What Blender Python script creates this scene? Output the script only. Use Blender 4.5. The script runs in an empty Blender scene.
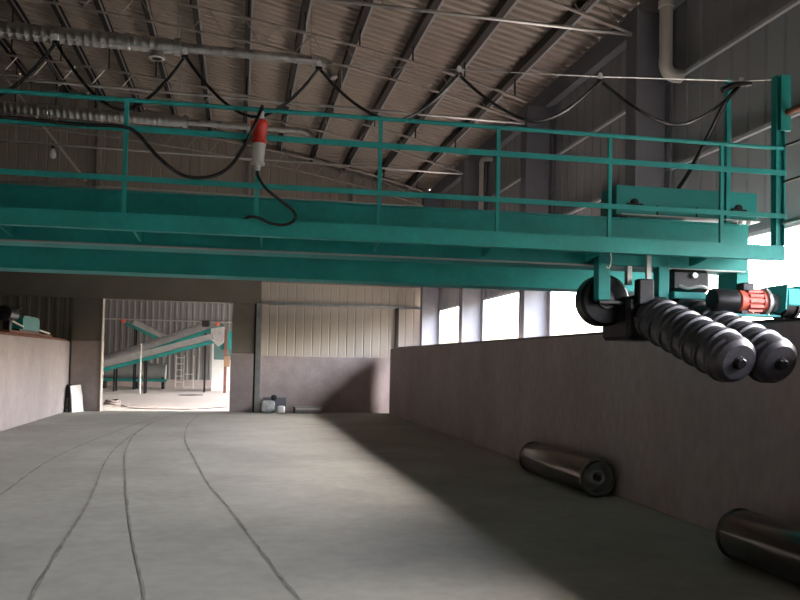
import bpy, math, random
from mathutils import Vector, Matrix, Quaternion
random.seed(7)
R = math.radians
SC = bpy.context.scene
COL = SC.collection

# ------------------------------------------------------------------ camera
cam_d = bpy.data.cameras.new('camera')
cam = bpy.data.objects.new('camera', cam_d); COL.objects.link(cam)
cam_d.sensor_width = 36.0
cam_d.lens = 770.0 / 800.0 * 36.0
cam_d.shift_y = 39.24 / 800.0
cam_d.clip_start = 0.05; cam_d.clip_end = 400
cam.matrix_world = (Matrix.Translation((0, 0, 1.5)) @ Matrix.Rotation(-R(11.81), 4, 'Z')
                    @ Matrix.Rotation(R(91.7), 4, 'X') @ Matrix.Rotation(R(1.127), 4, 'Z'))
SC.camera = cam

# ------------------------------------------------------------------ world, daylight, exposure
world = bpy.data.worlds.new('overcast_sky'); SC.world = world
world.use_nodes = True
bg = world.node_tree.nodes['Background']
bg.inputs['Color'].default_value = (0.97, 0.98, 1.0, 1)
# hazy daylight with the sun veiled, high on the open side
_nt = world.node_tree
_sky = _nt.nodes.new('ShaderNodeTexSky'); _sky.sky_type = 'NISHITA'; _sky.sun_disc = False
_sky.sun_elevation = R(52); _sky.sun_rotation = R(90); _sky.dust_density = 8.0; _sky.air_density = 1.0; _sky.ozone_density = 1.0
_tint = _nt.nodes.new('ShaderNodeVectorMath'); _tint.operation = 'MULTIPLY'; _tint.inputs[1].default_value = (.95, .99, 1.05)   # white balance
_nt.links.new(_sky.outputs['Color'], _tint.inputs[0]); _nt.links.new(_tint.outputs['Vector'], bg.inputs['Color'])
bg.inputs['Strength'].default_value = 7.2

def portal(name, loc, rot, sx, sy):
    l = bpy.data.lights.new(name, 'AREA'); l.shape = 'RECTANGLE'; l.size = sx; l.size_y = sy
    l.cycles.is_portal = True
    o = bpy.data.objects.new(name, l); COL.objects.link(o); o.location = loc; o.rotation_euler = rot
# sampling portals in the open side of the building (the light itself is the sky)
portal('daylight_portal', (5.62, 7.0, 1.95), (0, R(90), 0), 2.1, 29.6)
portal('daylight_portal', (5.75, 32.3, 1.8), (0, R(90), 0), 2.1, 19.0)

SC.view_settings.view_transform = 'Standard'
SC.view_settings.look = 'None'
SC.view_settings.gamma = 1.0
SC.view_settings.use_curve_mapping = False
SC.view_settings.exposure = 0.0
SC.cycles.use_denoising = True
SC.cycles.max_bounces = 10
SC.cycles.diffuse_bounces = 6
SC.cycles.sample_clamp_indirect = 2.5
SC.cycles.use_adaptive_sampling = False

# ------------------------------------------------------------------ materials
MATS = {}
def mat(name, col, rough=0.7, metal=0.0, var=0.0, scale=3.0, stretch=(1, 1, 1), col2=None, bump=0.0,
        bscale=40.0, fine=0.0, spec=0.5):
    """procedural surface: base colour broken by two noises, optional fine relief"""
    m = bpy.data.materials.new(name); m.use_nodes = True; MATS[name] = m
    nt = m.node_tree; b = nt.nodes['Principled BSDF']
    b.inputs['Base Color'].default_value = (*col, 1); b.inputs['Roughness'].default_value = rough
    b.inputs['Metallic'].default_value = metal; b.inputs['Specular IOR Level'].default_value = spec
    tc = nt.nodes.new('ShaderNodeTexCoord'); mp = nt.nodes.new('ShaderNodeMapping')
    mp.inputs['Scale'].default_value = stretch
    nt.links.new(tc.outputs['Object'], mp.inputs['Vector'])
    if var > 0 or col2:
        n = nt.nodes.new('ShaderNodeTexNoise'); n.inputs['Scale'].default_value = scale
        n.inputs['Detail'].default_value = 6; n.inputs['Roughness'].default_value = 0.6
        nt.links.new(mp.outputs['Vector'], n.inputs['Vector'])
        r = nt.nodes.new('ShaderNodeValToRGB')
        r.color_ramp.elements[0].position = 0.32; r.color_ramp.elements[1].position = 0.68
        a = col2 or tuple(c * (1 - var) for c in col)
        h = tuple(min(1, c * (1 + var)) for c in col)
        r.color_ramp.elements[0].color = (*a, 1); r.color_ramp.elements[1].color = (*h, 1)
        nt.links.new(n.outputs['Fac'], r.inputs['Fac'])
        out = r.outputs['Color']
        if fine > 0:
            n2 = nt.nodes.new('ShaderNodeTexNoise'); n2.inputs['Scale'].default_value = scale * 9
            n2.inputs['Detail'].default_value = 5
            nt.links.new(mp.outputs['Vector'], n2.inputs['Vector'])
            mr = nt.nodes.new('ShaderNodeMapRange')
            mr.inputs['From Min'].default_value = .3; mr.inputs['From Max'].default_value = .7
            mr.inputs['To Min'].default_value = 1 - fine; mr.inputs['To Max'].default_value = 1 + fine
            nt.links.new(n2.outputs['Fac'], mr.inputs['Value'])
            vm = nt.nodes.new('ShaderNodeVectorMath'); vm.operation = 'SCALE'
            nt.links.new(out, vm.inputs[0]); nt.links.new(mr.outputs['Result'], vm.inputs['Scale'])
            out = vm.outputs['Vector']
        nt.links.new(out, b.inputs['Base Color'])
    if bump > 0:
        n3 = nt.nodes.new('ShaderNodeTexNoise'); n3.inputs['Scale'].default_value = bscale
        n3.inputs['Detail'].default_value = 4
        nt.links.new(tc.outputs['Object'], n3.inputs['Vector'])
        bp = nt.nodes.new('ShaderNodeBump'); bp.inputs['Strength'].default_value = bump
        bp.inputs['Distance'].default_value = 0.02
        nt.links.new(n3.outputs['Fac'], bp.inputs['Height'])
        nt.links.new(bp.outputs['Normal'], b.inputs['Normal'])
    return m

mat('floor_concrete', (.345, .34, .305), .85, var=.15, scale=.8, fine=.06, bump=.10, bscale=12)
mat('yard_concrete', (.50, .44, .40), .8, var=.08, scale=.4, fine=.04)
mat('outside_ground', (.05, .046, .036), .9, var=.1, scale=.5)
mat('trough_plaster', (.375, .325, .322), .85, var=.10, scale=1.0, stretch=(1, 1.2, .55), fine=.09, bump=.12, bscale=9)
mat('render_plaster', (.42, .345, .32), .85, var=.14, scale=2.0, fine=.06, bump=.1, bscale=14)
mat('roof_sheet', (.43, .37, .31), .6, .1, var=.10, scale=.5)
mat('brown_sheet', (.30, .26, .22), .6, 0, var=.08, scale=.8, stretch=(1, 1, .3))
mat('girt_paint', (.36, .36, .37), .55, 0, var=.06, scale=2)
mat('pillar_plaster', (.27, .22, .205), .85, var=.14, scale=2.0, fine=.06)
mat('wall_sheet', (.22, .22, .222), .55, .0, var=.08, scale=.8, stretch=(1, 1, .3))
mat('far_sheet', (.21, .205, .20), .6, .1, var=.15, scale=.8, stretch=(1, 1, .2))
mat('cream_sheet', (.56, .49, .41), .6, 0, var=.08, scale=.8, stretch=(1, 1, .3))
mat('olive_sheet', (.16, .145, .115), .7, 0, var=.12, scale=1.0)
mat('purlin_paint', (.024, .02, .017), .7, .2, var=.2, scale=2)
mat('column_paint', (.11, .113, .125), .55, .1, var=.1, scale=1.5)
mat('galvanised', (.48, .48, .46), .32, .95, var=.15, scale=5, fine=.1)
mat('truss_steel', (.42, .37, .33), .5, .4, var=.25, scale=4)
mat('teal_paint', (.013, .305, .286), .58, 0, var=.16, scale=2.2, fine=.06)
mat('teal_sheet', (.02, .27, .25), .40, 0, var=.10, scale=2.5)
mat('teal_bright', (.015, .25, .225), .45, 0, var=.12, scale=2)
mat('black_steel', (.025, .024, .026), .42, .6, var=.35, scale=6)
mat('dark_iron', (.075, .07, .077), .42, .35, var=.35, scale=5, fine=.2)
mat('black_rubber', (.012, .012, .012), .5)
mat('cable_sheath', (.012, .0115, .0115), .2, spec=.45)
mat('rust_steel', (.20, .085, .06), .75, .2, var=.3, scale=5)
mat('motor_red', (.62, .12, .075), .45, 0, var=.15, scale=5)
mat('plug_red', (.55, .035, .02), .4, 0, var=.08, scale=6)
mat('plug_white', (.72, .70, .66), .45, 0, var=.06, scale=6)
mat('pipe_pvc', (.58, .53, .46), .5, 0, var=.1, scale=2)
mat('white_sheet', (.78, .77, .74), .6, 0, var=.06, scale=4)
mat('grey_sheet', (.42, .43, .42), .45, .4, var=.15, scale=2)
mat('silver_sheet', (.74, .74, .73), .32, .5, var=.2, scale=3)
mat('grey_sack', (.42, .44, .42), .75, 0, var=.3, scale=6)
mat('glossy_tube', (.10, .095, .09), .17, .75, var=.3, scale=3)
mat('tube_brown', (.22, .19, .165), .24, .7, var=.3, scale=3)
mat('floor_mark', (.215, .21, .19), .9, var=.35, scale=3)
mat('window_glass', (.12, .2, .2), .1)
mat('timber', (.32, .20, .12), .7, var=.2, scale=4, stretch=(4, 4, .5))
mat('bulb_glass', (.75, .74, .70), .2)
M = MATS

# ------------------------------------------------------------------ mesh helpers
OFF = {}          # frame offset of every thing (its base point)
BR_O = Vector((0, 5.72, 0)); BR_A = R(-2.0)      # the bridge stands two degrees askew across the trough
BR_M = Matrix.Translation(BR_O) @ Matrix.Rotation(BR_A, 4, 'Z')

def perp(d):
    d = d.normalized()
    a = Vector((0, 0, 1)) if abs(d.z) < .9 else Vector((1, 0, 0))
    u = d.cross(a).normalized(); return u, d.cross(u).normalized()

def smooth_path(pts, k=8):
    P = [Vector(p) for p in pts]; P = [2 * P[0] - P[1]] + P + [2 * P[-1] - P[-2]]; out = []
    for i in range(1, len(P) - 2):
        a, b, c, d = P[i - 1:i + 3]
        for j in range(k):
            t = j / k
            out.append(.5 * ((2 * b) + (c - a) * t + (2 * a - 5 * b + 4 * c - d) * t * t + (3 * b - a - 3 * c + d) * t ** 3))
    out.append(P[-2]); return out

class MB:
    def __init__(s): s.v = []; s.f = []
    def add(s, v, f):
        n = len(s.v); s.v += [tuple(p) for p in v]; s.f += [tuple(i + n for i in q) for q in f]; return s
    def box(s, x0, x1, y0, y1, z0, z1):
        v = [(x, y, z) for z in (z0, z1) for y in (y0, y1) for x in (x0, x1)]
        return s.add(v, [(0, 2, 3, 1), (4, 5, 7, 6), (0, 1, 5, 4), (2, 6, 7, 3), (0, 4, 6, 2), (1, 3, 7, 5)])
    def cbox(s, x0, x1, y0, y1, z0, z1, c=.01):
        """box with chamfered edges"""
        import itertools
        lo = (x0, y0, z0); hi = (x1, y1, z1); pts = []; idx = {}
        for sx, sy, sz in itertools.product((0, 1), repeat=3):
            for ax in range(3):
                p = []
                for i, q in enumerate((sx, sy, sz)):
                    e = hi[i] if q else lo[i]
                    if i != ax: e += (-c if q else c)
                    p.append(e)
                idx[(sx, sy, sz, ax)] = len(pts); pts.append(p)
        F = []
        for ax in range(3):
            o = [i for i in range(3) if i != ax]
            for q in (0, 1):
                ring = []
                for a, b in ((0, 0), (1, 0), (1, 1), (0, 1)):
                    k = [0, 0, 0]; k[ax] = q; k[o[0]] = a; k[o[1]] = b; ring.append(idx[(*k, ax)])
                F.append(ring)
        for ax in range(3):
            o = [i for i in range(3) if i != ax]
            for a, b in itertools.product((0, 1), repeat=2):
                k0 = [0, 0, 0]; k0[o[0]] = a; k0[o[1]] = b; k1 = list(k0); k1[ax] = 1
                F.append([idx[(*k0, o[0])], idx[(*k0, o[1])], idx[(*k1, o[1])], idx[(*k1, o[0])]])
        for k in itertools.product((0, 1), repeat=3):
            F.append([idx[(*k, 0)], idx[(*k, 1)], idx[(*k, 2)]])
        return s.add(pts, F)
    def prism(s, poly, axis, a0, a1):
        """poly: 2-D points in the plane of the two other axes, extruded along axis"""
        n = len(poly); v = []
        for a in (a0, a1):
            for p, q in poly:
                v.append({'x': (a, p, q), 'y': (p, a, q), 'z': (p, q, a)}[axis])
        f = [tuple(range(n))[::-1], tuple(range(n, 2 * n))]
        f += [(i, (i + 1) % n, n + (i + 1) % n, n + i) for i in range(n)]
        return s.add(v, f)
    def bar(s, p0, p1, w, h=None):
        """rectangular bar between two points"""
        p0, p1 = Vector(p0), Vector(p1); u, q = perp(p1 - p0); h = h or w
        v = [p + u * (a * w / 2) + q * (b * h / 2) for p in (p0, p1) for a, b in ((-1, -1), (1, -1), (1, 1), (-1, 1))]
        return s.add(v, [(0, 3, 2, 1), (4, 5, 6, 7), (0, 1, 5, 4), (1, 2, 6, 5), (2, 3, 7, 6), (3, 0, 4, 7)])
    def lathe(s, p0, p1, prof, n=20, closed=False):
        """prof: list of (radius, t) with t the distance from p0 towards p1"""
        p0, p1 = Vector(p0), Vector(p1); d = (p1 - p0).normalized(); u, q = perp(d); v = []; f = []
        for r, t in prof:
            for k in range(n):
                a = 2 * math.pi * k / n; v.append(p0 + d * t + (u * math.cos(a) + q * math.sin(a)) * r)
        m = len(prof)
        for i in range(m - 1 + (1 if closed else 0)):
            j = (i + 1) % m
            for k in range(n):
                f.append((i * n + k, i * n + (k + 1) % n, j * n + (k + 1) % n, j * n + k))
        if not closed:
            if prof[0][0] > 1e-4: f.append(tuple(range(n))[::-1])
            if prof[-1][0] > 1e-4: f.append(tuple((m - 1) * n + k for k in range(n)))
        return s.add(v, f)
    def cyl(s, p0, p1, r, n=16, r1=None):
        L = (Vector(p1) - Vector(p0)).length
        return s.lathe(p0, p1, [(r, 0), (r if r1 is None else r1, L)], n)
    def tube(s, path, r, n=8):
        P = [Vector(p) for p in path]; v = []; f = []; u = None
        for i, p in enumerate(P):
            d = (P[min(i + 1, len(P) - 1)] - P[max(i - 1, 0)]).normalized()
            if u is None: u, _ = perp(d)
            u = (u - d * u.dot(d)).normalized(); q = d.cross(u)
            rr = r[i] if isinstance(r, (list, tuple)) else r
            for k in range(n):
                a = 2 * math.pi * k / n; v.append(p + (u * math.cos(a) + q * math.sin(a)) * rr)
        for i in range(len(P) - 1):
            for k in range(n):
                f.append((i * n + k, i * n + (k + 1) % n, (i + 1) * n + (k + 1) % n, (i + 1) * n + k))
        f.append(tuple(range(n))[::-1]); f.append(tuple((len(P) - 1) * n + k for k in range(n)))
        return s.add(v, f)
    def mesh(s, name, material, off=(0, 0, 0), angle=28):
        me = bpy.data.meshes.new(name)
        me.from_pydata([(p[0] - off[0], p[1] - off[1], p[2] - off[2]) for p in s.v], [], s.f)
        import bmesh
        bm = bmesh.new(); bm.from_mesh(me); bmesh.ops.recalc_face_normals(bm, faces=bm.faces); bm.to_mesh(me); bm.free()
        me.materials.append(material)
        me.polygons.foreach_set('use_smooth', [True] * len(me.polygons))
        me.set_sharp_from_angle(angle=R(angle)); me.update()
        return me
    def part(s, name, material, parent):
        o = bpy.data.objects.new(name, s.mesh(name, M[material], OFF[parent])); COL.objects.link(o)
        o.parent = parent; OFF[o] = OFF[parent]; return o
    def top(s, name, material, label, cat, group=None, kind=None, bridge=False):
        xs, ys, zs = zip(*s.v); off = ((min(xs) + max(xs)) / 2, (min(ys) + max(ys)) / 2, min(zs))
        o = bpy.data.objects.new(name, s.mesh(name, M[material], off)); COL.objects.link(o)
        OFF[o] = off; place(o, off, bridge); tag(o, label, cat, group, kind); return o

def tag(o, label, cat, group=None, kind=None):
    if label: o['label'] = label
    if cat: o['category'] = cat
    if group: o['group'] = group
    if kind: o['kind'] = kind
def place(o, off, bridge):
    if bridge:
        o.location = BR_M @ Vector(off); o.rotation_euler = (0, 0, BR_A)
    else: o.location = off
def thing(name, label, cat, base, group=None, kind=None, bridge=False):
    o = bpy.data.objects.new(name, None); COL.objects.link(o); o.empty_display_size = .2
    OFF[o] = tuple(base); place(o, base, bridge); tag(o, label, cat, group, kind); return o

UNIT = {}
def rod(name, p0, p1, r, material, parent, n=8, square=False):
    """a straight member as its own object; alike members share one unit mesh"""
    key = (material, n, square)
    if key not in UNIT:
        b = MB()
        if square: b.box(-1, 1, -1, 1, 0, 1)
        else: b.cyl((0, 0, 0), (0, 0, 1), 1, n)
        UNIT[key] = b.mesh(name, M[material])
    o = bpy.data.objects.new(name, UNIT[key]); COL.objects.link(o); o.parent = parent
    p0, p1 = Vector(p0), Vector(p1); d = p1 - p0
    o.location = p0 - Vector(OFF[parent]); o.rotation_mode = 'QUATERNION'
    o.rotation_quaternion = d.to_track_quat('Z', 'Y'); o.scale = (r, r, d.length)
    OFF[o] = OFF[parent]; return o

def ribbed(u0, u1, pitch, rib, flat=None):
    """positions along a trapezoid sheet: list of (u, height)"""
    out = []; u = u0
    while u < u1 - 1e-6:
        for t, h in ((0, 0), (.50, 0), (.60, rib), (.88, rib), (.98, 0)):
            x = u + t * pitch
            if x <= u1: out.append((x, h))
        u += pitch
    out.append((u1, 0)); return out

def grooved(u0, u1, pitch, g):
    """flat panels with a narrow groove at every joint"""
    out = []; u = u0
    while u < u1 - 1e-6:
        for t, h in ((0, -g), (.025, 0), (pitch - .025, 0)):
            if u + t <= u1: out.append((u + t, h))
        u += pitch
    out.append((u1, 0)); return out

# ------------------------------------------------------------------ building shell
XW = 5.5; YB = 22.4; YF = -8.0; XRIDGE = -6.5; XLW = -18.5
def roof_z(x): return 7.86 - .21 * x if x >= XRIDGE else 7.86 - .21 * XRIDGE - .21 * (XRIDGE - x)

b = MB().box(XLW, XW + .3, YF, YB + .3, -.3, 0)
floor = b.top('floor', 'floor_concrete', 'dusty grey concrete floor of the trough, crossed by thin dark curved marks', 'floor', kind='structure')
marks = [[(-2.2, 5.2), (-2.38, 7.2), (-2.45, 8.95), (-2.6, 12.45), (-2.3, 17.1), (-1.9, 20.5)],
         [(-.98, 3.2), (-1.23, 5.33), (-1.36, 7.0), (-1.48, 8.56), (-1.85, 12.0), (-1.96, 14.63), (-1.93, 19.0)],
         [(-.30, 3.2), (-.53, 5.02), (-.88, 7.05), (-1.31, 9.9), (-1.75, 13.2), (-1.94, 16.63), (-1.7, 20.8)],
         [(.62, 3.6), (.41, 4.88), (.19, 6.3), (-.04, 7.86), (-.33, 9.6), (-.59, 11.76), (-.92, 14.6), (-1.07, 17.88), (-1.0, 20.8)]]
for pl in marks:
    P = smooth_path([(x, y, 0) for x, y in pl], 14); b = MB(); v = []; f = []
    for i, p in enumerate(P):
        d = (P[min(i + 1, len(P) - 1)] - P[max(i - 1, 0)]).normalized(); n = Vector((-d.y, d.x, 0))
        w = .011 * (1 + .4 * random.uniform(-1, 1)); q = p + n * random.uniform(-.004, .004)
        v += [q + n * w + Vector((0, 0, .003)), q - n * w + Vector((0, 0, .003))]
        if i: f.append((2 * i - 2, 2 * i - 1, 2 * i + 1, 2 * i))
    b.add(v, f).part('floor_mark', 'floor_mark', floor)

b = MB().box(-60, 90, -70, 110, -.45, -.31)  # unseen ground, coloured dark to hold down light bounced onto the roof
b.top('ground', 'outside_ground', 'dark unseen ground outside the open side of the hall', 'ground', kind='structure')

# roof: trapezoid sheet, ribs running down the slope
prof = ribbed(YF - .2, YB + .02, .2, .05)
b = MB(); v = []; f = []
for y, h in prof:
    for x in (XW + .10, XRIDGE, XLW - .2): v.append((x, y, roof_z(x) + .055 - h))
for i in range(len(prof) - 1):
    for k in range(2): f.append((3 * i + k, 3 * i + k + 1, 3 * i + 3 + k + 1, 3 * i + 3 + k))
ceil = b.add(v, f).top('ceiling', 'roof_sheet', 'ribbed metal roof sheeting on dark purlins sloping down to the open side', 'ceiling', kind='structure')
PURL = [round(.02 + .95 * k, 3) for k in range(-6, 6)]
for x in PURL:
    z = roof_z(x) - .005; b = MB()
    # C-shaped purlin: web and two flanges, plus an added pale lip painting light on the lower edge
    b.prism([(x - .06, z - .03), (x + .06, z - .045), (x + .06, z - .06), (x - .045, z - .045), (x - .045, z - .165),
             (x + .045, z - .185), (x + .045, z - .20), (x - .06, z - .18)], 'y', YF, YB)
    p = b.part('purlin', 'purlin_paint', ceil)
    MB().prism([(x + .046, z - .16), (x + .056, z - .16), (x + .056, z - .19), (x + .085, z - .196), (x + .085, z - .208), (x + .046, z - .20)], 'y', YF, YB).part('purlin_lit_edge', 'girt_paint', p)

# back wall with the doorway to the second hall
wall_back = thing('wall_back', 'ribbed gable wall with plastered dado and a wide doorway', 'wall', (0, YB + .1, 0), kind='structure')
prof = grooved(XLW, XW, .25, .016)
b = MB(); v = []; f = []
for x, h in prof: v += [(x, YB + .02 - h, 3.72), (x, YB + .02 - h, roof_z(x) + .075)]
f = [(2 * i, 2 * i + 2, 2 * i + 3, 2 * i + 1) for i in range(len(prof) - 1)]
b.add(v, f).part('gable_sheet', 'brown_sheet', wall_back)
prof = grooved(.58, XW, .25, .016)
b = MB(); v = []
for x, h in prof: v += [(x, YB + .04 - h, 1.55), (x, YB + .04 - h, 3.75)]
b.add(v, [(2 * i, 2 * i + 2, 2 * i + 3, 2 * i + 1) for i in range(len(prof) - 1)]).part('wall_sheet', 'cream_sheet', wall_back)
prof = ribbed(XLW, -4.4, .24, .022)
b = MB(); v = []
for x, h in prof: v += [(x, YB + .04 - h, 0), (x, YB + .04 - h, 3.75)]
b.add(v, [(2 * i, 2 * i + 2, 2 * i + 3, 2 * i + 1) for i in range(len(prof) - 1)]).part('wall_sheet', 'olive_sheet', wall_back)
MB().box(XLW, .58, YB - .10, YB + .16, 3.08, 3.76).part('lintel', 'olive_sheet', wall_back)
MB().cbox(.60, XW, YB - .06, YB + .2, 0, 1.62, .012).part('dado', 'render_plaster', wall_back)
MB().cbox(-4.46, -3.66, YB - .10, YB + .22, 0, 1.92, .012).part('pillar', 'pillar_plaster', wall_back)
MB().box(-4.46, -3.66, YB - .06, YB + .18, 1.92, 3.1).part('pillar_casing', 'olive_sheet', wall_back)
MB().box(-3.68, -3.655, YB - .14, YB + .0, 0, 3.08).part('door_jamb', 'pipe_pvc', wall_back)
MB().cbox(-.22, .42, YB - .14, YB + .2, 0, 1.66, .012).part('pillar', 'pillar_plaster', wall_back)
MB().box(.42, .475, YB - .10, YB + .16, 0, 3.08).part('joint_strip', 'purlin_paint', wall_back)
MB().box(-.20, .42, YB - .08, YB + .16, 1.66, 3.1).part('pillar_casing', 'olive_sheet', wall_back)
MB().box(.47, .62, YB - .16, YB + .02, 0, 3.1).part('corner_angle', 'galvanised', wall_back)
MB().box(.58, XW, YB - .06, YB - .0, 3.08, 3.16).part('girt', 'galvanised', wall_back)
MB().box(4.53, 4.62, YB - .08, YB - .0, 1.62, 3.1).part('mullion', 'purlin_paint', wall_back)
MB().box(XLW, XW, YB - .09, YB - .0, 5.1, 5.22).part('girt', 'truss_steel', wall_back)
for x in (-8, -3.9, .2, 3.2):
    MB().box(x - .05, x + .05, YB - .12, YB - .0, 3.76, roof_z(x) - .3).part('gable_post', 'truss_steel', wall_back)
b = MB()
for x0, x1 in ((XRIDGE, XW),):
    b.bar((x0, YB - .08, roof_z(x0) - .14), (x1, YB - .08, roof_z(x1) - .14), .09, .12)
b.part('gable_rafter', 'galvanised', wall_back)

# right wall: low sill, open band, ribbed sheet above
wall_right = thing('wall_right', 'grey ribbed side wall above a long open daylight band', 'wall', (XW, 7.2, 0), kind='structure')
prof = grooved(YF, YB, .3, .02)
b = MB(); v = []
for y, h in prof: v += [(XW + .03 - h, y, 3.0), (XW + .03 - h, y, 6.745)]
b.add(v, [(2 * i, 2 * i + 2, 2 * i + 3, 2 * i + 1) for i in range(len(prof) - 1)]).part('wall_sheet', 'wall_sheet', wall_right)
MB().cbox(XW - .02, XW + .22, YF, YB, 0, .9, .012).part('sill_wall', 'render_plaster', wall_right)
prof = grooved(21.42, YB + .3, .3, .02); b = MB(); v = []
for y, h in prof: v += [(XW + .03 - h, y, .88), (XW + .03 - h, y, 3.02)]
b.add(v, [(2 * i, 2 * i + 2, 2 * i + 3, 2 * i + 1) for i in range(len(prof) - 1)]).part('corner_sheet', 'wall_sheet', wall_right)
for z in (3.02, 4.15, 5.3):
    MB().prism([(XW, z - .07), (XW - .05, z - .07), (XW - .05, z - .03), (XW - .04, z - .03), (XW - .04, z - .055), (XW, z - .055)], 'y', YF, YB).part('girt', 'girt_paint', wall_right)
MB().box(XW - .16, XW - .01, YF, YB, 6.2, 6.52).part('eave_beam', 'column_paint', wall_right)

b = MB().box(XLW - .2, XLW, YF, YB, 0, roof_z(XLW) + .1)
b.top('wall_left', 'wall_sheet', 'far side wall of the hall beyond the left trough', 'wall', kind='structure')
b = MB().prism([(XLW, 0), (XW + .1, 0), (XW + .1, roof_z(XW)), (XRIDGE, roof_z(XRIDGE)), (XLW, roof_z(XLW))], 'y', YF - .2, YF)
b.top('wall_front', 'wall_sheet', 'plain gable wall at the near end of the hall', 'wall', kind='structure')

# columns along the open side
for i, y in enumerate((-6.4, -2.5, 1.4, 5.3, 9.2, 13.1, 17.0, 20.9)):
    t = thing('steel_column', ['grey steel column in the open side, out past the end of the bridge',
                               'grey steel column in the open side behind the thick white drain pipe',
                               'grey steel column in the open side between the thick and the thin drain pipe',
                               'grey steel column in the open side beside the thin drain pipe',
                               'grey steel column in the open side next to the back corner'][max(0, i - 3)],
              'column', (5.22, y, 0), 'columns of the open side')
    MB().box(4.96, 4.99, y - .14, y + .14, .02, 6.2).part('flange', 'column_paint', t)
    MB().box(5.45, 5.48, y - .14, y + .14, .02, 6.2).part('flange', 'column_paint', t)
    MB().box(4.99, 5.45, y - .012, y + .012, .02, 6.2).part('web', 'column_paint', t)
    MB().box(4.9, 5.48, y - .2, y + .2, 0, .02).part('base_plate', 'column_paint', t)

# trough walls with their rails
b = MB().cbox(4.306, 4.556, YF + .01, 21.95, 0, 1.885, .012)
wtr = b.top('wall_trough_right', 'trough_plaster', 'long plastered concrete wall of the trough in shadow below the open side', 'wall', kind='structure')
MB().prism([(4.38, 1.885), (4.48, 1.885), (4.48, 1.893), (4.445, 1.9), (4.445, 1.925), (4.415, 1.925), (4.415, 1.9), (4.38, 1.893)], 'y', YF + .01, 21.95).part('rail', 'black_steel', wtr)
b = MB().cbox(-4.734, -4.484, YF + .01, 22.28, 0, 1.885, .012)
wtl = b.top('wall_trough_left', 'trough_plaster', 'pinkish plastered concrete wall of the trough with a rusty rail on top', 'wall', kind='structure')
MB().prism([(-4.66, 1.885), (-4.50, 1.885), (-4.50, 1.905), (-4.565, 1.91), (-4.565, 1.945), (-4.595, 1.945), (-4.595, 1.91), (-4.66, 1.905)], 'y', YF + .01, 22.25).part('rail', 'rust_steel', wtl)

# second hall seen through the doorway
b = MB().box(-18.5, XW + .3, YB + .3, 43, -.3, 0)
floor2 = b.top('floor_second_hall', 'yard_concrete', 'pale pinkish concrete floor of the second hall beyond the doorway', 'floor', kind='structure')
prof = ribbed(-18.5, XW, .3, .03)
b = MB(); v = []
for x, h in prof: v += [(x, 42.0 - h, 0), (x, 42.0 - h, 7)]
b.add(v, [(2 * i, 2 * i + 2, 2 * i + 3, 2 * i + 1) for i in range(len(prof) - 1)])
wfar = b.top('wall_second_hall', 'far_sheet', 'grey ribbed metal wall at the end of the second hall', 'wall', kind='structure')
MB().box(-18.5, XW, 41.9, 41.95, 0, .35).part('plinth', 'render_plaster', wfar)
MB().box(-18.5, XW, 41.88, 41.95, 3.4, 3.47).part('girt', 'galvanised', wfar)
b = MB().box(-18.7, XW + .3, YB + .3, 42.3, 7.0, 7.15)
b.top('ceiling_second_hall', 'far_sheet', 'roof of the second hall behind the gable wall', 'ceiling', kind='structure')
b = MB().box(-18.7, -18.5, YB + .3, 42.2, 0, 7)
b.top('wall_second_hall_left', 'far_sheet', 'side wall of the second hall', 'wall', kind='structure')
b = MB().box(XW, XW + .2, YB + .3, 42.2, 2.9, 7).box(XW, XW + .2, YB + .3, 42.2, 0, .8)  # unseen opening added here, its height set to daylight the second hall
b.top('wall_second_hall_right', 'far_sheet', 'unseen side wall of the second hall, opened to light its floor', 'wall', kind='structure')
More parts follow.
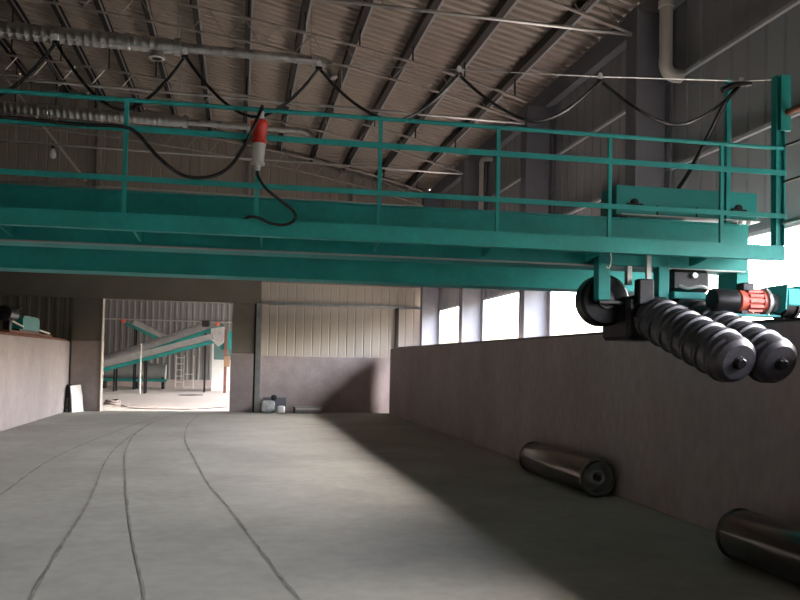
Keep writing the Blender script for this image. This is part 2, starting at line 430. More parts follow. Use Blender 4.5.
# ------------------------------------------------------------------ roof trusses
CH = [(-6.5, 7.72), (-5, 7.66), (-3, 7.55), (-1.34, 7.40), (.21, 7.22), (1.79, 6.98), (2.55, 6.84), (3.37, 6.69), (4.49, 6.42), (5.4, 6.15)]
def chz(x):
    if x < XRIDGE: x = 2 * XRIDGE - x
    for (a, za), (c, zc) in zip(CH, CH[1:]):
        if x <= c: return za + (zc - za) * (x - a) / (c - a)
    return CH[-1][1]
tr_lab = ['arched lattice roof truss tied above the red and white plug',
          'arched lattice roof truss carrying the wide ribbed duct',
          'arched lattice roof truss with the lower thin duct and the bulb',
          'arched lattice roof truss close to the gable wall']
for y, lb in zip((9.2, 13.1, 17.0, 20.9), tr_lab):
    t = thing('roof_truss', lb, 'truss', (XRIDGE, y, 5.8), 'roof trusses')
    xs = [-18.1] + [XRIDGE - (c[0] - XRIDGE) for c in CH[::-1][1:]] + [c[0] for c in CH[1:-1]] + [5.0]
    MB().tube([(x, y, chz(x)) for x in xs], .026, 8).part('upper_chord', 'truss_steel', t)
    MB().tube([(x, y, chz(x) - .40) for x in xs], .022, 8).part('lower_chord', 'truss_steel', t)
    x = -4.9; k = 0
    while x < 4.7:
        a = (x, y, chz(x) - (.4 if k % 2 == 0 else 0)); c = (x + .285, y, chz(x + .285) - (0 if k % 2 == 0 else .4))
        rod('web_member', a, c, .009, 'galvanised' if k % 2 == 0 else 'truss_steel', t, 6); x += .285; k += 1  # diagonals of one lean take brighter metal, painting in the light on them
    b = MB(); x = -17.9; k = 0
    while x < -4.95:
        b.bar((x, y, chz(x) - (.4 if k % 2 == 0 else 0)), (x + .285, y, chz(x + .285) - (0 if k % 2 == 0 else .4)), .016); x += .285; k += 1
    o = b.part('far_web_members', 'truss_steel', t); o['kind'] = 'stuff'
    rod('tie_rod', (-18.0, y, 5.87), (4.97, y, 5.87), .022, 'galvanised', t, 10)
    for x in (-10.5, -4.6, -1.07, 1.62):
        rod('tie_hanger', (x, y, 5.87), (x, y, chz(x) - .39), .010, 'truss_steel', t, 6)
    for x in PURL:
        rod('purlin_strut', (x, y, chz(x)), (x, y, roof_z(x) - .195), .016, 'purlin_paint', t, 6)
# cross-bracing rod and a hanging bulb by the left end
rod_t = MB().bar((-4.96, 17.06, 7.35), (-3.22, 17.06, 5.17), .05)
rod_t.top('brace_rod', 'pipe_pvc', 'slanting pale steel brace beside the hanging bulb', 'brace')
t = thing('hanging_bulb', 'small clear bulb hanging below the slanting roof brace', 'lamp', (-3.89, 17.06, 5.6))
MB().cyl((-3.89, 17.06, 5.86), (-3.89, 17.06, 5.985), .008, 6).part('flex', 'black_rubber', t)
MB().lathe((-3.89, 17.06, 5.9), (-3.89, 17.06, 5), [(.02, 0), (.035, .03), (.035, .11)], 12).part('socket', 'black_rubber', t)
MB().lathe((-3.89, 17.06, 5.79), (-3.89, 17.06, 5), [(.03, 0), (.05, .05), (.07, .11), (.066, .16), (.035, .2), (0, .21)], 14).part('bulb', 'bulb_glass', t)

# spiral ducts
def duct(y, z, xl, xm, xr, r0, r1, lab, outlet):
    t = thing('spiral_duct', lab, 'duct', (xm, y, z - r0 - .05), 'ducts under the roof')
    def ribs(x0, x1, r, step):
        p = []; x = x0
        while x < x1 - step * .5:
            p += [(r, x - x0), (r, x - x0 + step * .62), (r * 1.05, x - x0 + step * .72), (r * 1.05, x - x0 + step * .9)]; x += step
        return p + [(r, x1 - x0)]
    MB().lathe((xl, y, z), (xm, y, z), ribs(xl, xm, r0, .125), 20).part('wide_pipe', 'galvanised', t)
    MB().lathe((xm, y, z), (xr, y, z), [(r0, 0), (r0, .05), (r1, .28)], 20).part('reducer', 'galvanised', t)
    MB().lathe((xm + .28, y, z + .0), (xr, y, z), ribs(xm + .28, xr, r1, .085), 18).part('thin_pipe', 'galvanised', t)
    MB().lathe((xm + .16, y, z), (xr, y, z), [(r0 * .95, 0), (r0 * 1.1, .01), (r0 * 1.1, .1), (r0 * .9, .11)], 20).part('clamp', 'galvanised', t)
    pa = [(xr - .05, y, z), (xr + .08, y, z - .005), (xr + .19, y, z - .05), (xr + .26, y, z - .14), (xr + .30, y, z - .27)]
    MB().tube(smooth_path(pa, 5), r1 * 1.05, 16).part('elbow', 'galvanised', t)
    MB().lathe((xr - .07, y, z), (xr, y, z), [(r1, 0), (r1 * 1.3, .005), (r1 * 1.3, .05), (r1, .055)], 18).part('flange', 'galvanised', t)
    if outlet is not None:
        MB().lathe((outlet, y, z - r0 * .6), (outlet, y, z - 1), [(.1, 0), (.1, .1), (.13, .11), (.13, .15), (.08, .155), (.08, .05), (0, .05)], 18).part('outlet', 'galvanised', t)
    for x in (xl + 1.2, xm + .21, xr - .1):
        rod('hanger_rod', (x, y, z + r1), (x, y, roof_z(x) - .02), .008, 'truss_steel', t, 6)
    x = xl + .9
    while x < xm - .2:
        MB().lathe((x, y, z), (xm, y, z), [(r0 * 1.02, 0), (r0 * 1.1, .01), (r0 * 1.1, .05), (r0 * 1.02, .06)], 20).part('joint_band', 'galvanised', t); x += 1.05
    return t
duct(12.95, 6.58, -7.0, -1.32, 1.16, .125, .075, 'ribbed galvanised duct under the roof, wider and nearer the bridge, with side outlet', -1.42)
duct(16.85, 6.52, -7.0, -1.45, 1.2, .12, .07, 'ribbed galvanised duct under the roof, thinner and deeper in the hall', None)

# rain pipes on the open side
t = thing('drain_pipe', 'thick cream drain pipe with an elbow high on the side wall', 'pipe', (5.25, 8.85, 5.2))
MB().cyl((5.25, 8.85, 5.42), (5.25, 8.85, 6.6), .082, 20).part('downpipe', 'pipe_pvc', t)
MB().tube(smooth_path([(5.25, 8.85, 5.45), (5.25, 8.85, 5.36), (5.285, 8.85, 5.28), (5.36, 8.85, 5.24), (5.47, 8.85, 5.235)], 6), .084, 18).part('elbow', 'pipe_pvc', t)
MB().lathe((5.25, 8.85, 6.1), (5.25, 8.85, 7), [(.084, 0), (.1, .01), (.1, .09), (.084, .1)], 20).part('coupling', 'pipe_pvc', t)
t = thing('drain_pipe', 'thin cream drain pipe on the far side wall', 'pipe', (5.22, 16.4, 4.2))
MB().cyl((5.22, 16.4, 4.2), (5.22, 16.4, 5.95), .055, 16).part('downpipe', 'pipe_pvc', t)
MB().tube(smooth_path([(5.22, 16.4, 5.9), (5.22, 16.4, 6.0), (5.27, 16.4, 6.08), (5.36, 16.4, 6.1), (5.46, 16.4, 6.1)], 5), .056, 14).part('elbow', 'pipe_pvc', t)

# ------------------------------------------------------------------ gantry bridge over the trough (bridge frame: x along, y away, z up)
ZB = 1.93
br = thing('gantry_bridge', 'teal steel gantry bridge with handrail spanning the trough', 'bridge', (0, .8, ZB), bridge=True)
XL, XR = -4.75, 4.41
MB().prism([(0, 2.405), (.07, 2.405), (.07, 2.413), (.008, 2.413), (.008, 2.517), (.07, 2.517), (.07, 2.525), (0, 2.525)], 'x', XL, XR).part('fascia', 'teal_paint', br)
b = MB().box(XL, XR, .072, .548, 2.485, 2.497); b.part('walkway_plate', 'teal_paint', br)
px = [-4.57, -3.635, -2.70, -1.765, -.83, .10, 1.01, 1.935, 2.86, 3.835]
for x in px:
    MB().prism([(.01, 2.484), (.548, 2.484), (.548, 2.40), (.50, 2.40), (.03, 2.455), (.01, 2.455)], 'x', x + .03, x + .045).part('bracket', 'teal_paint', br)
    MB().box(x - .014, x + .014, -.002, .026, 2.526, 3.325).part('post', 'teal_paint', br)
MB().tube([(XL + .02, .012, 3.34), (XR - .02, .012, 3.34)], .0165, 10).part('top_rail', 'teal_paint', br)
MB().cbox(XL + .02, XR, -.012, -.002, 3.108, 3.152, .002).part('middle_rail', 'teal_paint', br)
MB().cbox(XL + .02, XR, -.012, -.002, 2.75, 2.79, .002).part('lower_rail', 'teal_paint', br)
# main box girders with flanges
for y0, nm in ((.55, 'main_girder'), (1.62, 'main_girder')):
    zb = 2.37 if y0 < 1 else 2.27
    g = MB().box(XL, XR + .05, y0 + .02, y0 + .30, zb + .015, 2.785); g = g.part(nm, 'teal_paint', br)
    MB().box(XL, XR + .05, y0, y0 + .32, 2.785, 2.80).part('top_flange', 'teal_paint', g)
    MB().box(XL, XR + .05, y0, y0 + .32, zb, zb + .015).part('bottom_flange', 'teal_paint', g)
    MB().box(XL, XR - .3, y0 + .12, y0 + .2, 2.80, 2.825).part('trolley_rail', 'black_steel', g)
MB().box(XL, XR, .53, .548, 2.362, 2.375).part('lower_rail_bar', 'grey_sheet', br)
# end trucks: box beam, wheels, drive motor
def truck(xc, drive):
    e = MB().cbox(xc - .075, xc + .075, -.14, 2.05, 2.02, 2.157, .008).part('end_truck', 'teal_paint', br)
    for yy in (.0, 1.85):
        MB().lathe((xc - .05, yy, 2.035), (xc + .05, yy, 2.035), [(.03, -.035), (.03, -.02), (.125, -.02), (.125, .005), (.105, .01), (.105, .085), (.125, .09), (.125, .115), (.03, .12), (.03, .135)], 26).part('wheel', 'black_steel', e)
        for q in (-1, 1):
            MB().prism([(yy - .15, 2.19), (yy + .15, 2.19), (yy + .13, 1.99), (yy + .05, 1.96), (yy - .05, 1.96), (yy - .13, 1.99)], 'x', xc + q * .085 - .006, xc + q * .085 + .006).part('wheel_plate', 'teal_paint', e)
    MB().box(xc - .06, xc + .06, 1.62, 1.94, 2.157, 2.269).part('seat_block', 'teal_paint', e)
    MB().box(xc - .06, xc + .06, .57, .87, 2.157, 2.369).part('seat_block', 'teal_paint', e)
    if drive:
        m = MB().lathe((3.96, 0, 2.05), (4.3, 0, 2.05), [(.085, 0), (.095, .01), (.095, .06), (.085, .07), (.085, .2), (.10, .205), (.10, .235), (.05, .24), (.045, .34)], 24).part('drive_motor', 'motor_red', br)
        for k in range(14):
            a = 2 * math.pi * k / 14; ca, sa = math.cos(a), math.sin(a)
            MB().bar((4.035, ca * .098, 2.05 + sa * .098), (4.155, ca * .098, 2.05 + sa * .098), .006 + .02 * abs(sa), .006 + .02 * abs(ca)).part('cooling_fin', 'motor_red', m)
        MB().lathe((3.74, 0, 2.05), (4, 0, 2.05), [(.05, 0), (.095, .01), (.1, .03), (.1, .2), (.088, .215)], 24).part('fan_cover', 'black_steel', m)
        MB().cbox(3.995, 4.10, -.05, .05, 2.135, 2.2, .008).part('terminal_box', 'black_steel', m)
        MB().lathe((4.195, 0, 2.05), (4.34, 0, 2.05), [(.105, 0), (.115, .005), (.115, .03), (.07, .04), (.06, .10), (.075, .105), (.075, .14)], 24).part('gear_head', 'grey_sheet', m)
        MB().box(3.80, 4.33, -.06, .06, 1.93, 1.945).part('motor_plate', 'teal_paint', m)
        MB().bar((4.0, 0, 1.945), (4.0, 0, 1.97), .14, .05).part('motor_foot', 'black_steel', m)
truck(4.41, True); truck(-4.6, False)
# end frame posts and side rails at the open side
MB().box(4.325, 4.335, 0, .07, 2.53, 3.95).box(4.335, 4.40, .03, .04, 2.53, 3.95).box(4.40, 4.41, 0, .07, 2.53, 3.95).part('end_post', 'teal_paint', br)
MB().box(4.345, 4.435, -.03, -.002, 3.48, 3.945).part('post_cover_plate', 'teal_bright', br)
MB().box(4.26, 4.30, .60, .65, 2.80, 4.13).part('end_post', 'teal_paint', br)
for z, r, m_ in ((3.63, .028, 'rust_steel'), (3.36, .012, 'black_steel'), (3.06, .012, 'black_steel'), (2.72, .02, 'grey_sheet')):
    rod('side_rail', (4.405, .02, z), (4.44, -1.25, z), r, m_, br, 10)
MB().box(4.42, 4.46, -1.29, -1.25, 1.9, 3.68).part('side_post', 'teal_paint', br)
MB().tube(smooth_path([(2.87, -.004, 2.40), (2.872, -.01, 2.34), (2.86, -.012, 2.29), (2.845, -.012, 2.275), (2.832, -.012, 2.29)], 5), .004, 6).part('wire_hook', 'white_sheet', br)

# ------------------------------------------------------------------ turning trolley with the two screws
tr = thing('turner_trolley', 'compost turning trolley under the bridge with teal cabinet and twin screws', 'machine', (3.6, .9, 1.35), bridge=True)
cab = MB().cbox(3.225, 4.61, .66, .98, 2.85, 3.115, .006).part('cabinet', 'teal_sheet', tr)
for x in (3.40, 4.42):
    MB().lathe((x, .66, 2.965), (x, .6, 2.965), [(.035, 0), (.035, .01), (.02, .012), (.02, .02)], 16).part('bearing', 'black_steel', cab)
    MB().box(x - .075, x + .075, .645, .659, 2.935, 2.955).part('slot', 'black_steel', cab)
for x in (3.62, 4.0):
    MB().box(x - .006, x + .006, .652, .66, 2.86, 2.95).part('seam', 'black_steel', cab)
MB().box(3.25, 4.60, .60, 1.75, 2.838, 2.849).part('base_frame', 'silver_sheet', tr)
for x in (3.32, 4.40):
    for yy in (.71, 1.78):
        MB().lathe((x, yy - .03, 2.875), (x, yy + .03, 2.875), [(.05, 0), (.05, .045), (.058, .046), (.058, .06)], 18).part('trolley_wheel', 'black_steel', tr)
for x in (4.36, 4.44):
    MB().lathe((x, .55, 2.81), (x, .5, 2.81), [(.02, 0), (.02, .02), (.012, .021), (.012, .03)], 10).part('bolt', 'silver_sheet', tr)
# hanging frame below the girders
hy = .40
f_ = MB().cbox(2.95, 3.06, hy, hy + .10, 2.06, 2.44, .006).part('frame_post', 'teal_paint', tr)
MB().cbox(3.50, 3.60, hy, hy + .10, 2.06, 2.44, .006).part('frame_post', 'teal_paint', tr)
MB().cbox(2.95, 3.60, hy, hy + .10, 2.36, 2.455, .006).part('frame_beam', 'teal_paint', tr)
for xx in (2.95, 3.50):
    MB().box(xx + .02, xx + .08, hy + .1, .92, 2.07, 2.145).part('frame_arm', 'teal_paint', tr)
MB().cbox(2.97, 3.62, hy + .02, .95, 2.03, 2.062, .005).part('carrier_plate', 'dark_iron', tr)
gh = MB().lathe((3.08, .52, 2.07), (3.08, .70, 2.07), [(.05, -.05), (.06, 0), (.20, .005), (.225, .03), (.225, .15), (.2, .18)], 34).part('chain_guard', 'black_steel', tr)
MB().lathe((3.08, .49, 2.07), (3.08, .60, 2.07), [(.035, -.05), (.035, 0), (.08, .005), (.08, .03)], 18).part('hub', 'dark_iron', gh)
MB().cbox(3.19, 3.58, .34, .86, 1.73, 2.10, .03).part('gearbox', 'black_steel', tr)
MB().cbox(3.26, 3.40, .28, .38, 2.02, 2.24, .012).part('gear_motor', 'black_steel', tr)
MB().box(3.36, 3.40, .34, .37, 2.20, 2.45).part('lifting_lug', 'grey_sheet', tr)
MB().box(3.22, 3.26, .41, .47, 2.2, 2.37).part('lifting_lug', 'grey_sheet', tr)
MB().cbox(3.62, 3.93, .36, .60, 2.09, 2.15, .008).part('cross_beam', 'teal_paint', tr)
MB().cbox(3.63, 4.00, .42, .75, 2.16, 2.355, .03).part('hydraulic_tank', 'black_steel', tr)
MB().lathe((3.83, .40, 2.30), (3.83, .3, 2.30), [(.025, 0), (.025, .02), (.015, .021), (.015, .012), (0, .012)], 16).part('filler_cap', 'silver_sheet', tr)
MB().tube(smooth_path([(3.66, .36, 2.20), (3.74, .34, 2.18), (3.86, .33, 2.20), (3.98, .35, 2.16)], 6), .012, 8).part('hose', 'silver_sheet', tr)

def auger(x0, x1, lab):
    p0 = Vector((x0, .40, 1.935)); p1 = Vector((x1, -.70, 1.545)); d = (p1 - p0); L = d.length; d.normalize(); u, q = perp(d)
    core = MB().lathe(p0, p1, [(.06, -.08), (.06, .02), (.165, .03), (.176, .05), (.176, L - .07), (.165, L - .03), (.13, L), (.06, L + .005)], 30).part('screw', 'dark_iron', tr)
    def band(turns, sign, ph, r0, r1, hw, nm):
        n = int(turns * 30); b = MB(); v = []; f = []
        for i in range(n + 1):
            t = i / n; an = sign * 2 * math.pi * turns * t + ph; c = p0 + d * (.07 + (L - .14) * t); e = u * math.cos(an) + q * math.sin(an)
            v += [c + e * r0 - d * hw, c + e * r1 - d * hw * .7, c + e * r1 + d * hw * .2, c + e * r0 + d * hw]
            if i:
                o = 4 * (i - 1)
                for k in range(3): f.append((o + k, o + k + 1, o + 4 + k + 1, o + 4 + k))
        f += [(0, 1, 2, 3), tuple(4 * n + k for k in range(4))]
        b.add(v, f).part(nm, 'dark_iron', core)
    band(6.5, 1, 0, .168, .194, .022, 'flight'); band(6.5, -1, 2.2, .168, .195, .018, 'wear_strip')
    MB().lathe(p1, p1 + d * .05, [(.055, -.02), (.055, .01), (.042, .015), (.042, .035), (.034, .042)], 8).part('end_nut', 'black_steel', core)
    MB().lathe(p0 - d * .10, p1, [(.17, 0), (.17, .07), (.11, .085)], 24).part('bearing_housing', 'black_steel', core)
auger(3.43, 3.53, ''); auger(3.77, 3.86, '')

# ------------------------------------------------------------------ festoon cable and plug on the bridge
hang = [(-4.1, 3.92), (-3.25, 3.88), (-2.33, 3.85), (-1.398, 3.827), (-.469, 3.804), (.551, 3.80), (1.682, 3.85), (2.898, 3.895), (4.20, 3.965)]
lows = [3.5, 3.42, 3.38, 3.352, 3.37, 3.42, 3.505, 3.57]
t = thing('festoon_wire', 'thin taut wire above the handrail that carries the looped cable', 'wire', (0, .3, 3.8), bridge=True)
P = [(-4.70, .3, 3.95)] + [(x, .3, z + .03) for x, z in hang] + [(4.36, .1, 3.95)]
MB().tube(P, .0045, 6).part('wire', 'galvanised', t)
MB().box(-4.74, -4.68, .27, .33, 2.498, 3.98).part('wire_post', 'teal_paint', t)
fc = thing('festoon_cable', 'black festoon cable hanging in even loops above the bridge handrail', 'cable', (0, .3, 3.35), bridge=True)
for (xa, za), (xb, zb), lo in zip(hang, hang[1:], lows):
    pts = []
    xm = xa + (xb - xa) * .52
    for k in range(25):
        s_ = k / 24; x = xa + (xb - xa) * s_
        w = abs((x - xm) / ((xa if x < xm else xb) - xm)); zz = lo + ((za if x < xm else zb) - lo) * w ** 1.7
        pts.append((x, .3 + .012 * math.sin(s_ * 9 + xa), zz))
    MB().tube(pts, .0125, 8).part('cable_loop', 'cable_sheath', fc)
for x, z in hang:
    h = MB().box(x - .012, x + .012, .29, .31, z - .02, z + .06).part('cable_hanger', 'silver_sheet', fc)
    MB().lathe((x, .285, z + .035), (x, .315, z + .035), [(.02, 0), (.02, .03)], 12).part('roller', 'white_sheet', h)
    MB().lathe((x - .025, .3, z - .006), (x + .025, .3, z - .006), [(.014, 0), (.017, .008), (.017, .042), (.014, .05)], 10).part('saddle', 'black_rubber', h)
MB().tube(smooth_path([(4.02, .3, 3.90), (4.12, .3, 3.95), (4.24, .3, 3.975), (4.29, .3, 3.985)], 5), .026, 8).part('cable_end_clamp', 'black_rubber', fc)
MB().tube(smooth_path([(4.16, .3, 3.93), (4.07, .35, 3.80), (3.97, .45, 3.52), (3.88, .58, 3.25), (3.84, .69, 3.125)], 6), .018, 8).part('cable_drop', 'cable_sheath', fc)

pc = thing('power_plug', 'red and white industrial plug joint hanging on the handrail', 'plug', (.108, -.05, 2.9), bridge=True)
a0 = Vector((.118, -.05, 3.30)); a1 = Vector((.102, -.05, 2.905))
MB().lathe(a0, a1, [(.018, -.01), (.024, 0), (.024, .06), (.03, .065)], 18).part('cable_gland', 'plug_white', pc)
MB().lathe(a0, a1, [(.03, .05), (.048, .06), (.058, .08), (.06, .1), (.05, .125), (.05, .2), (.055, .205), (.055, .225), (.046, .23)], 22).part('socket', 'plug_red', pc)
MB().box(.045, .075, -.10, -.02, 3.17, 3.22).part('latch', 'plug_red', pc)
MB().lathe(a0, a1, [(.046, .225), (.048, .24), (.043, .36), (.052, .365), (.052, .385), (.022, .39)], 22).part('plug_body', 'plug_white', pc)
MB().lathe(a0, a1, [(.022, .385), (.022, .42), (.015, .43)], 14).part('cable_gland', 'plug_white', pc)
pts = [(-4.5, -.03, 3.15), (-3.4, -.04, 3.10), (-2.4, -.05, 3.10), (-1.668, -.05, 3.135), (-1.141, -.05, 3.122), (-.86, -.055, 3.128), (-.74, -.06, 3.08), (-.60, -.065, 2.93), (-.46, -.07, 2.82), (-.341, -.07, 2.789),
       (-.20, -.08, 2.81), (-.096, -.09, 2.877), (-.01, -.11, 3.0), (.06, -.125, 3.15), (.115, -.12, 3.29), (.125, -.09, 3.335), (.12, -.055, 3.315)]
MB().tube(smooth_path(pts, 8), .013, 9).top('power_cable', 'cable_sheath', 'thick black cable sagging along the handrail up to the plug', 'cable', bridge=True)
pts = [(.102, -.05, 2.885), (.108, -.052, 2.83), (.17, -.06, 2.74), (.29, -.07, 2.645), (.375, -.075, 2.575), (.375, -.075, 2.52), (.31, -.07, 2.483), (.21, -.06, 2.49), (.12, -.035, 2.530), (.05, .0, 2.541), (-.02, .06, 2.52), (-.2, .2, 2.512), (-.6, .3, 2.51)]
MB().tube(smooth_path(pts, 8), .011, 9).top('power_cable', 'cable_sheath', 'black cable looping down from the plug onto the walkway edge', 'cable', bridge=True)

# ------------------------------------------------------------------ rollers lying on the trough floor
def roller(name, lab, p0, p1, r, shell_m, coil):
    p0, p1 = Vector(p0), Vector(p1); L = (p1 - p0).length
    t = thing(name, lab, 'roller', (*((p0 + p1) / 2).xy, 0), 'steel rollers on the floor')
    MB().lathe(p0, p1, [(r * .97, .0), (r, .015), (r, L - .015), (r * .97, L), (r * .86, L), (r * .84, L - .02), (r * .84, .02), (r * .86, 0)], 40, closed=True).part('shell', shell_m, t)
    d = (p1 - p0).normalized()
    for q in (0, L - .035):
        MB().lathe(p0 + d * q, p1, [(r * .99, 0), (r * 1.012, .0), (r * 1.025, .006), (r * 1.025, .028), (r * 1.012, .034), (r * .99, .034)], 40, closed=True).part('end_band', 'dark_iron', t)
    MB().lathe(p0 + d * .22, p1, [(r * .83, 0), (r * .83, .02), (.05, .021), (.05, 0)], 30, closed=True).part('inner_disc', 'grey_sheet', t)
    MB().lathe(p0 + d * .012, p1, [(r * .835, 0), (r * .835, .24), (r * .81, .24), (r * .81, 0)], 36, closed=True).part('lit_bore_liner', 'grey_sheet', t)  # added paler liner paints in light inside the open end
    if coil:
        u, q = perp(d); P = []
        for i in range(12 * 18 + 1):
            a = 2 * math.pi * i / 18; P.append(p0 + d * (.01 + i / 18 * .016) + (u * math.cos(a) + q * math.sin(a)) * r * .36 + Vector((0, 0, .01)))
        MB().tube(P, .008, 6).part('coil_spring', 'silver_sheet', t)
        MB().cyl(p0 + d * .0, p0 + d * .24, .035, 14).part('shaft', 'dark_iron', t)
    return t
roller('steel_roller', 'dark hollow steel roller with a coil showing in its open end, by the trough wall', (4.07, 8.2, .213), (4.07, 10.2, .213), .21, 'tube_brown', True)
roller('steel_roller', 'glossy black steel roller with teal reflections, lying on the floor near the wall', (3.88, 5.42, .203), (3.93, 3.25, .203), .2, 'glossy_tube', False)

# ------------------------------------------------------------------ small things at the far end of the trough
t = thing('drive_unit', 'teal gear housing and black motor standing on the left trough wall', 'machine', (-4.62, 18.0, 1.946))
MB().cbox(-4.73, -4.50, 16.7, 19.2, 1.946, 2.0, .008).part('base_beam', 'rust_steel', t)
MB().prism([(17.6, 2.04), (19.0, 2.04), (19.0, 2.27), (18.85, 2.34), (17.75, 2.34), (17.6, 2.27)], 'x', -4.72, -4.49).part('gear_housing', 'teal_bright', t)
MB().box(-4.78, -4.50, 17.4, 19.0, 2.0, 2.04).part('housing_plate', 'black_steel', t)
MB().lathe((-4.62, 16.65, 2.33), (-4.62, 17.6, 2.33), [(.08, 0), (.15, .02), (.16, .3), (.15, .6), (.09, .62), (.05, .95)], 20).part('motor', 'black_steel', t)
MB().cyl((-4.62, 17.3, 2.36), (-4.62, 17.9, 2.52), .03, 10).part('lever', 'black_steel', t)
MB().box(-4.66, -4.54, 16.8, 17.0, 2.0, 2.22).part('motor_foot', 'black_steel', t)
MB().bar((-4.46, 16.7, 2.17), (-4.46, 17.5, 2.09), .03).part('link_rod', 'white_sheet', t)
MB().box(-4.66, -4.5, 19.2, 20.3, 1.946, 1.985).part('rail_clamp', 'rust_steel', t)
MB().bar((-4.5, 19.0, 2.07), (-4.5, 20.0, 2.02), .035).part('link_rod', 'white_sheet', t)

t = thing('folded_frame', 'black metal stand leaning at the end of the pinkish trough wall', 'stand', (-4.40, 21.9, 0))
for x in (-4.46, -4.36):
    rod('leg', (x, 21.75, 0), (x + .005, 22.0, .72), .02, 'black_steel', t, 8, True)
for z in (.12, .42, .66):
    rod('crossbar', (-4.46, 21.75 + .347 * z, z), (-4.36, 21.75 + .347 * z, z), .028, 'black_steel', t, 8, True)
MB().add([(-4.455, 21.86, .38), (-4.36, 21.86, .38), (-4.36, 21.98, .70), (-4.455, 21.98, .70), (-4.455, 21.88, .38), (-4.36, 21.88, .38), (-4.36, 22.0, .70), (-4.455, 22.0, .70)],
         [(0, 1, 2, 3), (4, 7, 6, 5), (0, 4, 5, 1), (1, 5, 6, 2), (2, 6, 7, 3), (3, 7, 4, 0)]).part('panel', 'black_steel', t)
b = MB(); v = [(-4.26, 21.72, 0), (-4.06, 22.15, 0), (-4.11, 22.18, .45), (-4.16, 22.2, .72), (-4.34, 21.8, .70), (-4.30, 21.76, .42)]
v2 = [(x - .02, y + .01, z) for x, y, z in v]
b.add(v + v2, [(0, 1, 2, 5), (5, 2, 3, 4), (6, 11, 8, 7), (11, 10, 9, 8)] + [(i, (i + 1) % 6, 6 + (i + 1) % 6, 6 + i) for i in range(6)])
b.top('white_board', 'white_sheet', 'bent white sheet leaning on the pillar beside the black stand', 'board')

def sack(name, mt, lab, cat, c, sx, sy, sz, seed):
    rnd = random.Random(seed); b = MB(); v = []; f = []; nu, nv = 16, 9
    for j in range(nv):
        ph = math.pi * j / (nv - 1)
        for i in range(nu):
            th = 2 * math.pi * i / nu; k = 1 + rnd.uniform(-.08, .08)
            ex = lambda q: math.copysign(abs(q) ** .6, q)
            v.append((c[0] + sx * ex(math.cos(th)) * ex(math.sin(ph)) * k, c[1] + sy * ex(math.sin(th)) * ex(math.sin(ph)) * k, c[2] + sz * (1 - ex(math.cos(ph))) * (.5 if j else .5)))
    for j in range(nv - 1):
        for i in range(nu): f.append((j * nu + i, j * nu + (i + 1) % nu, (j + 1) * nu + (i + 1) % nu, (j + 1) * nu + i))
    b.add(v, f); return b.top(name, mt, lab, cat)
sack('filled_sack', 'grey_sack', 'grey filled sack slumped against the dado', 'sack', (.84, 21.95, 0), .20, .16, .36, 3)
sack('filled_sack', 'white_sheet', 'small white sack on the floor beside the grey sack', 'sack', (1.20, 21.75, 0), .11, .12, .22, 5)
t = thing('panel_sheet', 'pale sheet leaning on the dado behind the sacks', 'board', (1.0, 22.25, 0))
MB().add([(.72, 22.2, 0), (1.36, 22.2, 0), (1.36, 22.31, .42), (.72, 22.31, .42), (.72, 22.22, 0), (1.36, 22.22, 0), (1.36, 22.33, .42), (.72, 22.33, .42)],
         [(0, 1, 2, 3), (4, 7, 6, 5), (0, 4, 5, 1), (1, 5, 6, 2), (2, 6, 7, 3), (3, 7, 4, 0)]).part('sheet', 'column_paint', t)
MB().lathe((1.0, 21.9, .43), (1.0, 21.9, 1), [(.06, -.06), (.085, -.03), (.085, .05), (.05, .08), (0, .085)], 16).top('black_pot', 'black_rubber', 'small round black pot on top of the sacks', 'pot')
t = thing('metal_crate', 'low grey metal crate on the floor by the dado', 'crate', (1.95, 22.0, 0))
MB().box(1.58, 2.33, 21.85, 22.2, .02, .05).part('base', 'grey_sheet', t)
MB().cbox(1.58, 2.33, 21.85, 21.88, 0, .18, .005).part('side', 'grey_sheet', t)
MB().cbox(1.58, 2.33, 22.17, 22.2, 0, .18, .005).part('side', 'grey_sheet', t)
MB().cbox(1.56, 1.6, 21.85, 22.2, 0, .18, .005).part('end', 'black_steel', t)
MB().cbox(2.31, 2.35, 21.85, 22.2, 0, .18, .005).part('end', 'grey_sheet', t)
MB().box(1.62, 2.3, 21.84, 21.85, .10, .15).part('label_strip', 'white_sheet', t)

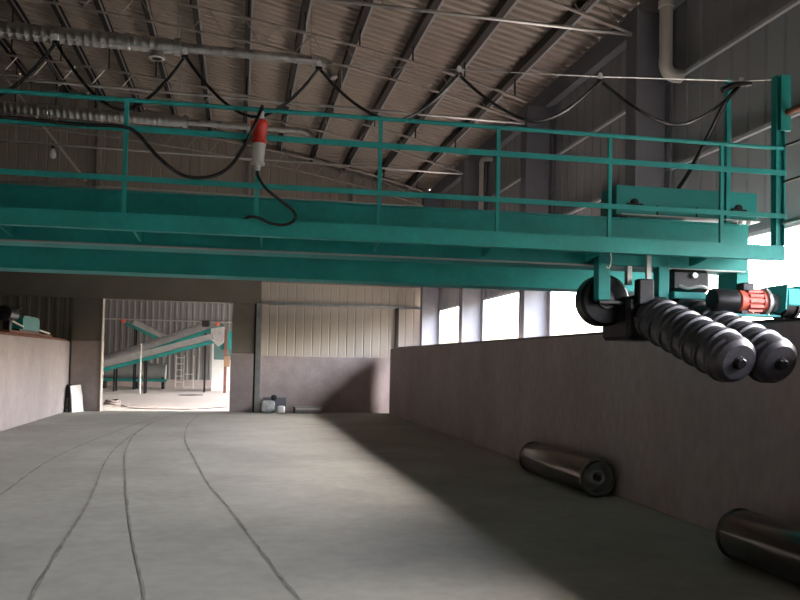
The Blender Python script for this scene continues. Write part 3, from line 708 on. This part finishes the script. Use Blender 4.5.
# ------------------------------------------------------------------ machines of the second hall
def conveyor(lab, p0, p1, w, side_m, cover_m, cover, legs=()):
    """inclined belt conveyor in the x-z plane: p=(x, z), y centre"""
    y = p0[1]; a = Vector((p0[0], 0, p0[2])); c = Vector((p1[0], 0, p1[2])); d = (c - a).normalized(); nrm = Vector((-d.z, 0, d.x))
    if nrm.z < 0: nrm = -nrm
    t = thing('belt_conveyor', lab, 'conveyor', ((p0[0] + p1[0]) / 2, y, 0), 'belt conveyors of the second hall')
    def quad(off0, off1, y0, y1, nm, mt):
        v = [(q + nrm * o) + Vector((0, yy, 0)) for yy in (y0, y1) for q, o in ((a, off0), (c, off0), (c, off1), (a, off1))]
        return MB().add(v, [(0, 3, 2, 1), (4, 5, 6, 7), (0, 1, 5, 4), (1, 2, 6, 5), (2, 3, 7, 6), (3, 0, 4, 7)]).part(nm, mt, t)
    quad(-.06, .07, y - w / 2 - .04, y - w / 2, 'stringer', side_m)
    quad(-.06, .07, y + w / 2, y + w / 2 + .04, 'stringer', side_m)
    quad(.05, .07, y - w / 2, y + w / 2, 'belt', 'black_rubber')
    if cover:
        b = MB(); v = []; f = []
        for q in (a + d * .3, c - d * .5):
            for k in range(9):
                an = math.pi * k / 8; v.append(q + nrm * (.09 + math.sin(an) * cover) + Vector((0, y - math.cos(an) * (w / 2 + .03), 0)))
        f = [(k, k + 1, 9 + k + 1, 9 + k) for k in range(8)] + [tuple(range(9)), tuple(range(17, 8, -1))]
        b.add(v, f).part('hood', cover_m, t)
    for x in legs:
        s_ = (x - a.x) / (c.x - a.x); z = a.z + (c.z - a.z) * s_
        for yy in (y - w / 2 - .05, y + w / 2 + .05):
            rod('leg', (x, yy, 0), (x, yy, z - .05), .032, 'black_steel', t, 8, True)
    for q in (a, c):
        MB().cyl((q.x, y - w / 2, q.z), (q.x, y + w / 2, q.z), .09, 16).part('drum', 'dark_iron', t)
    return t, quad
t, _ = conveyor('long silver-hooded teal conveyor rising to the red motor', (-6.2, 35.2, .85), (-.75, 35.2, 2.93), .55, 'teal_bright', 'silver_sheet', .34, (-5.2, -1.45))
MB().lathe((-.95, 34.8, 3.0), (-.95, 34.3, 3.0), [(.07, 0), (.1, .02), (.1, .4), (.06, .42)], 16).part('motor', 'motor_red', t)
MB().cbox(-1.6, -1.3, 34.7, 35.0, 2.88, 3.15, .02).part('gear_unit', 'black_steel', t)
t, quad = conveyor('lower grey-sided conveyor with teal bottom edge below the hooded one', (-6.0, 33.4, .75), (-1.0, 33.4, 2.22), .5, 'teal_bright', 'grey_sheet', 0, (-3.75,))
quad(.10, .34, 33.4 - .3, 33.4 - .27, 'side_board', 'grey_sheet'); quad(.10, .34, 33.4 + .27, 33.4 + .3, 'side_board', 'grey_sheet')
MB().prism([(-1.15, 2.75), (-.62, 2.85), (-.62, 2.2), (-.85, 2.0), (-1.15, 2.3)], 'y', 33.1, 33.7).part('discharge_hood', 'silver_sheet', t)
t, _ = conveyor('short hooded conveyor descending across behind the long one', (-5.15, 37.5, 3.05), (-3.0, 37.5, 2.05), .5, 'teal_bright', 'silver_sheet', .25, (-4.7,))
MB().lathe((-5.2, 37.2, 3.12), (-5.2, 36.7, 3.12), [(.07, 0), (.1, .02), (.1, .36), (.06, .38)], 16).part('motor', 'motor_red', t)
t = thing('drum_screen', 'long grey drum screen with teal skirt on the floor behind the conveyors', 'machine', (-5.6, 38.6, 0))
MB().cyl((-8.5, 38.6, .95), (-3.4, 38.6, .75), .42, 26).part('drum', 'grey_sheet', t)
MB().cbox(-8.5, -3.3, 38.1, 38.15, .34, .48, .01).part('skirt', 'teal_bright', t)
for x in (-7.8, -6.2, -4.7, -3.5):
    MB().box(x - .06, x + .06, 38.2, 39.0, 0, .55).part('foot', 'black_steel', t)
MB().cyl((-3.90, 32.9, 0), (-3.90, 32.9, 2.05), .032, 12).top('white_pole', 'white_sheet', 'slim white upright pole in front of the conveyors', 'pole')
t = thing('steel_ladder', 'white steel ladder frame standing by the end wall of the second hall', 'ladder', (-2.6, 39.3, 0))
for x in (-3.0, -2.62, -2.16):
    rod('upright', (x, 39.3, 0), (x, 39.3, 1.62), .03, 'white_sheet', t, 8, True)
for z in (.3, .6, .9, 1.2, 1.5):
    rod('rung', (-3.0, 39.3, z), (-2.62, 39.3, z), .02, 'white_sheet', t, 8, True)
rod('brace', (-2.62, 39.3, .7), (-2.16, 39.3, .7), .02, 'white_sheet', t, 8, True)
t = thing('white_cabin', 'small white cabin with a wide window behind the brown post', 'cabin', (.3, 37.2, 0))
MB().cbox(-1.2, 1.8, 36.4, 38.0, 0, 1.45, .01).part('lower_wall', 'white_sheet', t)
for x in (-1.2, .3, 1.72):
    MB().box(x, x + .08, 36.4, 36.48, 1.45, 2.3).part('window_post', 'white_sheet', t)
MB().box(-1.12, 1.72, 36.43, 36.45, 1.45, 2.3).part('window_pane', 'window_glass', t)
MB().box(-1.2, 1.8, 36.5, 38.0, 1.45, 2.3).part('upper_wall', 'grey_sheet', t)
MB().cbox(-1.3, 1.9, 36.2, 38.1, 2.3, 2.4, .01).part('roof', 'white_sheet', t)
t = thing('brown_post', 'brown post with a teal panel and a tan switch box in front of the cabin', 'post', (-.55, 34.5, 0))
MB().box(-.62, -.50, 34.45, 34.57, 0, 2.75).part('post', 'rust_steel', t)
MB().cbox(-.78, -.2, 34.58, 34.66, 1.9, 2.72, .01).part('panel', 'teal_bright', t)
MB().cbox(-.62, -.36, 34.34, 34.44, 1.15, 1.6, .01).part('switch_box', 'timber', t)
MB().lathe((-1.85, 32.2, 0), (-1.85, 32.2, 1), [(.5, 0), (.5, .015), (.44, .02), (.44, .012), (0, .012)], 28).top('manhole_cover', 'dark_iron', 'dark round manhole cover in the pale floor of the second hall', 'manhole')
pts = [(-3.5, 25.0, .012), (-3.0, 23.6, .012), (-2.2, 23.2, .012), (-1.2, 23.3, .012), (-.3, 24.4, .012)]
MB().tube(smooth_path(pts, 8), .012, 6).top('floor_cable', 'cable_sheath', 'thin dark cable curving across the pale floor of the second hall', 'cable')
t = thing('hose_coil', 'small heap of coiled brown hose beside the door jamb', 'hose', (-4.0, 25.6, 0))
for k in range(2):
    P = [(-3.85 + (.22 - .03 * k) * math.cos(a), 25.6 + (.3 - .03 * k) * math.sin(a), .04 + .07 * k + .02 * math.sin(2 * a)) for a in [2 * math.pi * i / 20 for i in range(20)]]
    MB().tube(P + [P[0]], .035, 8).part('hose_turn', 'pillar_plaster', t)
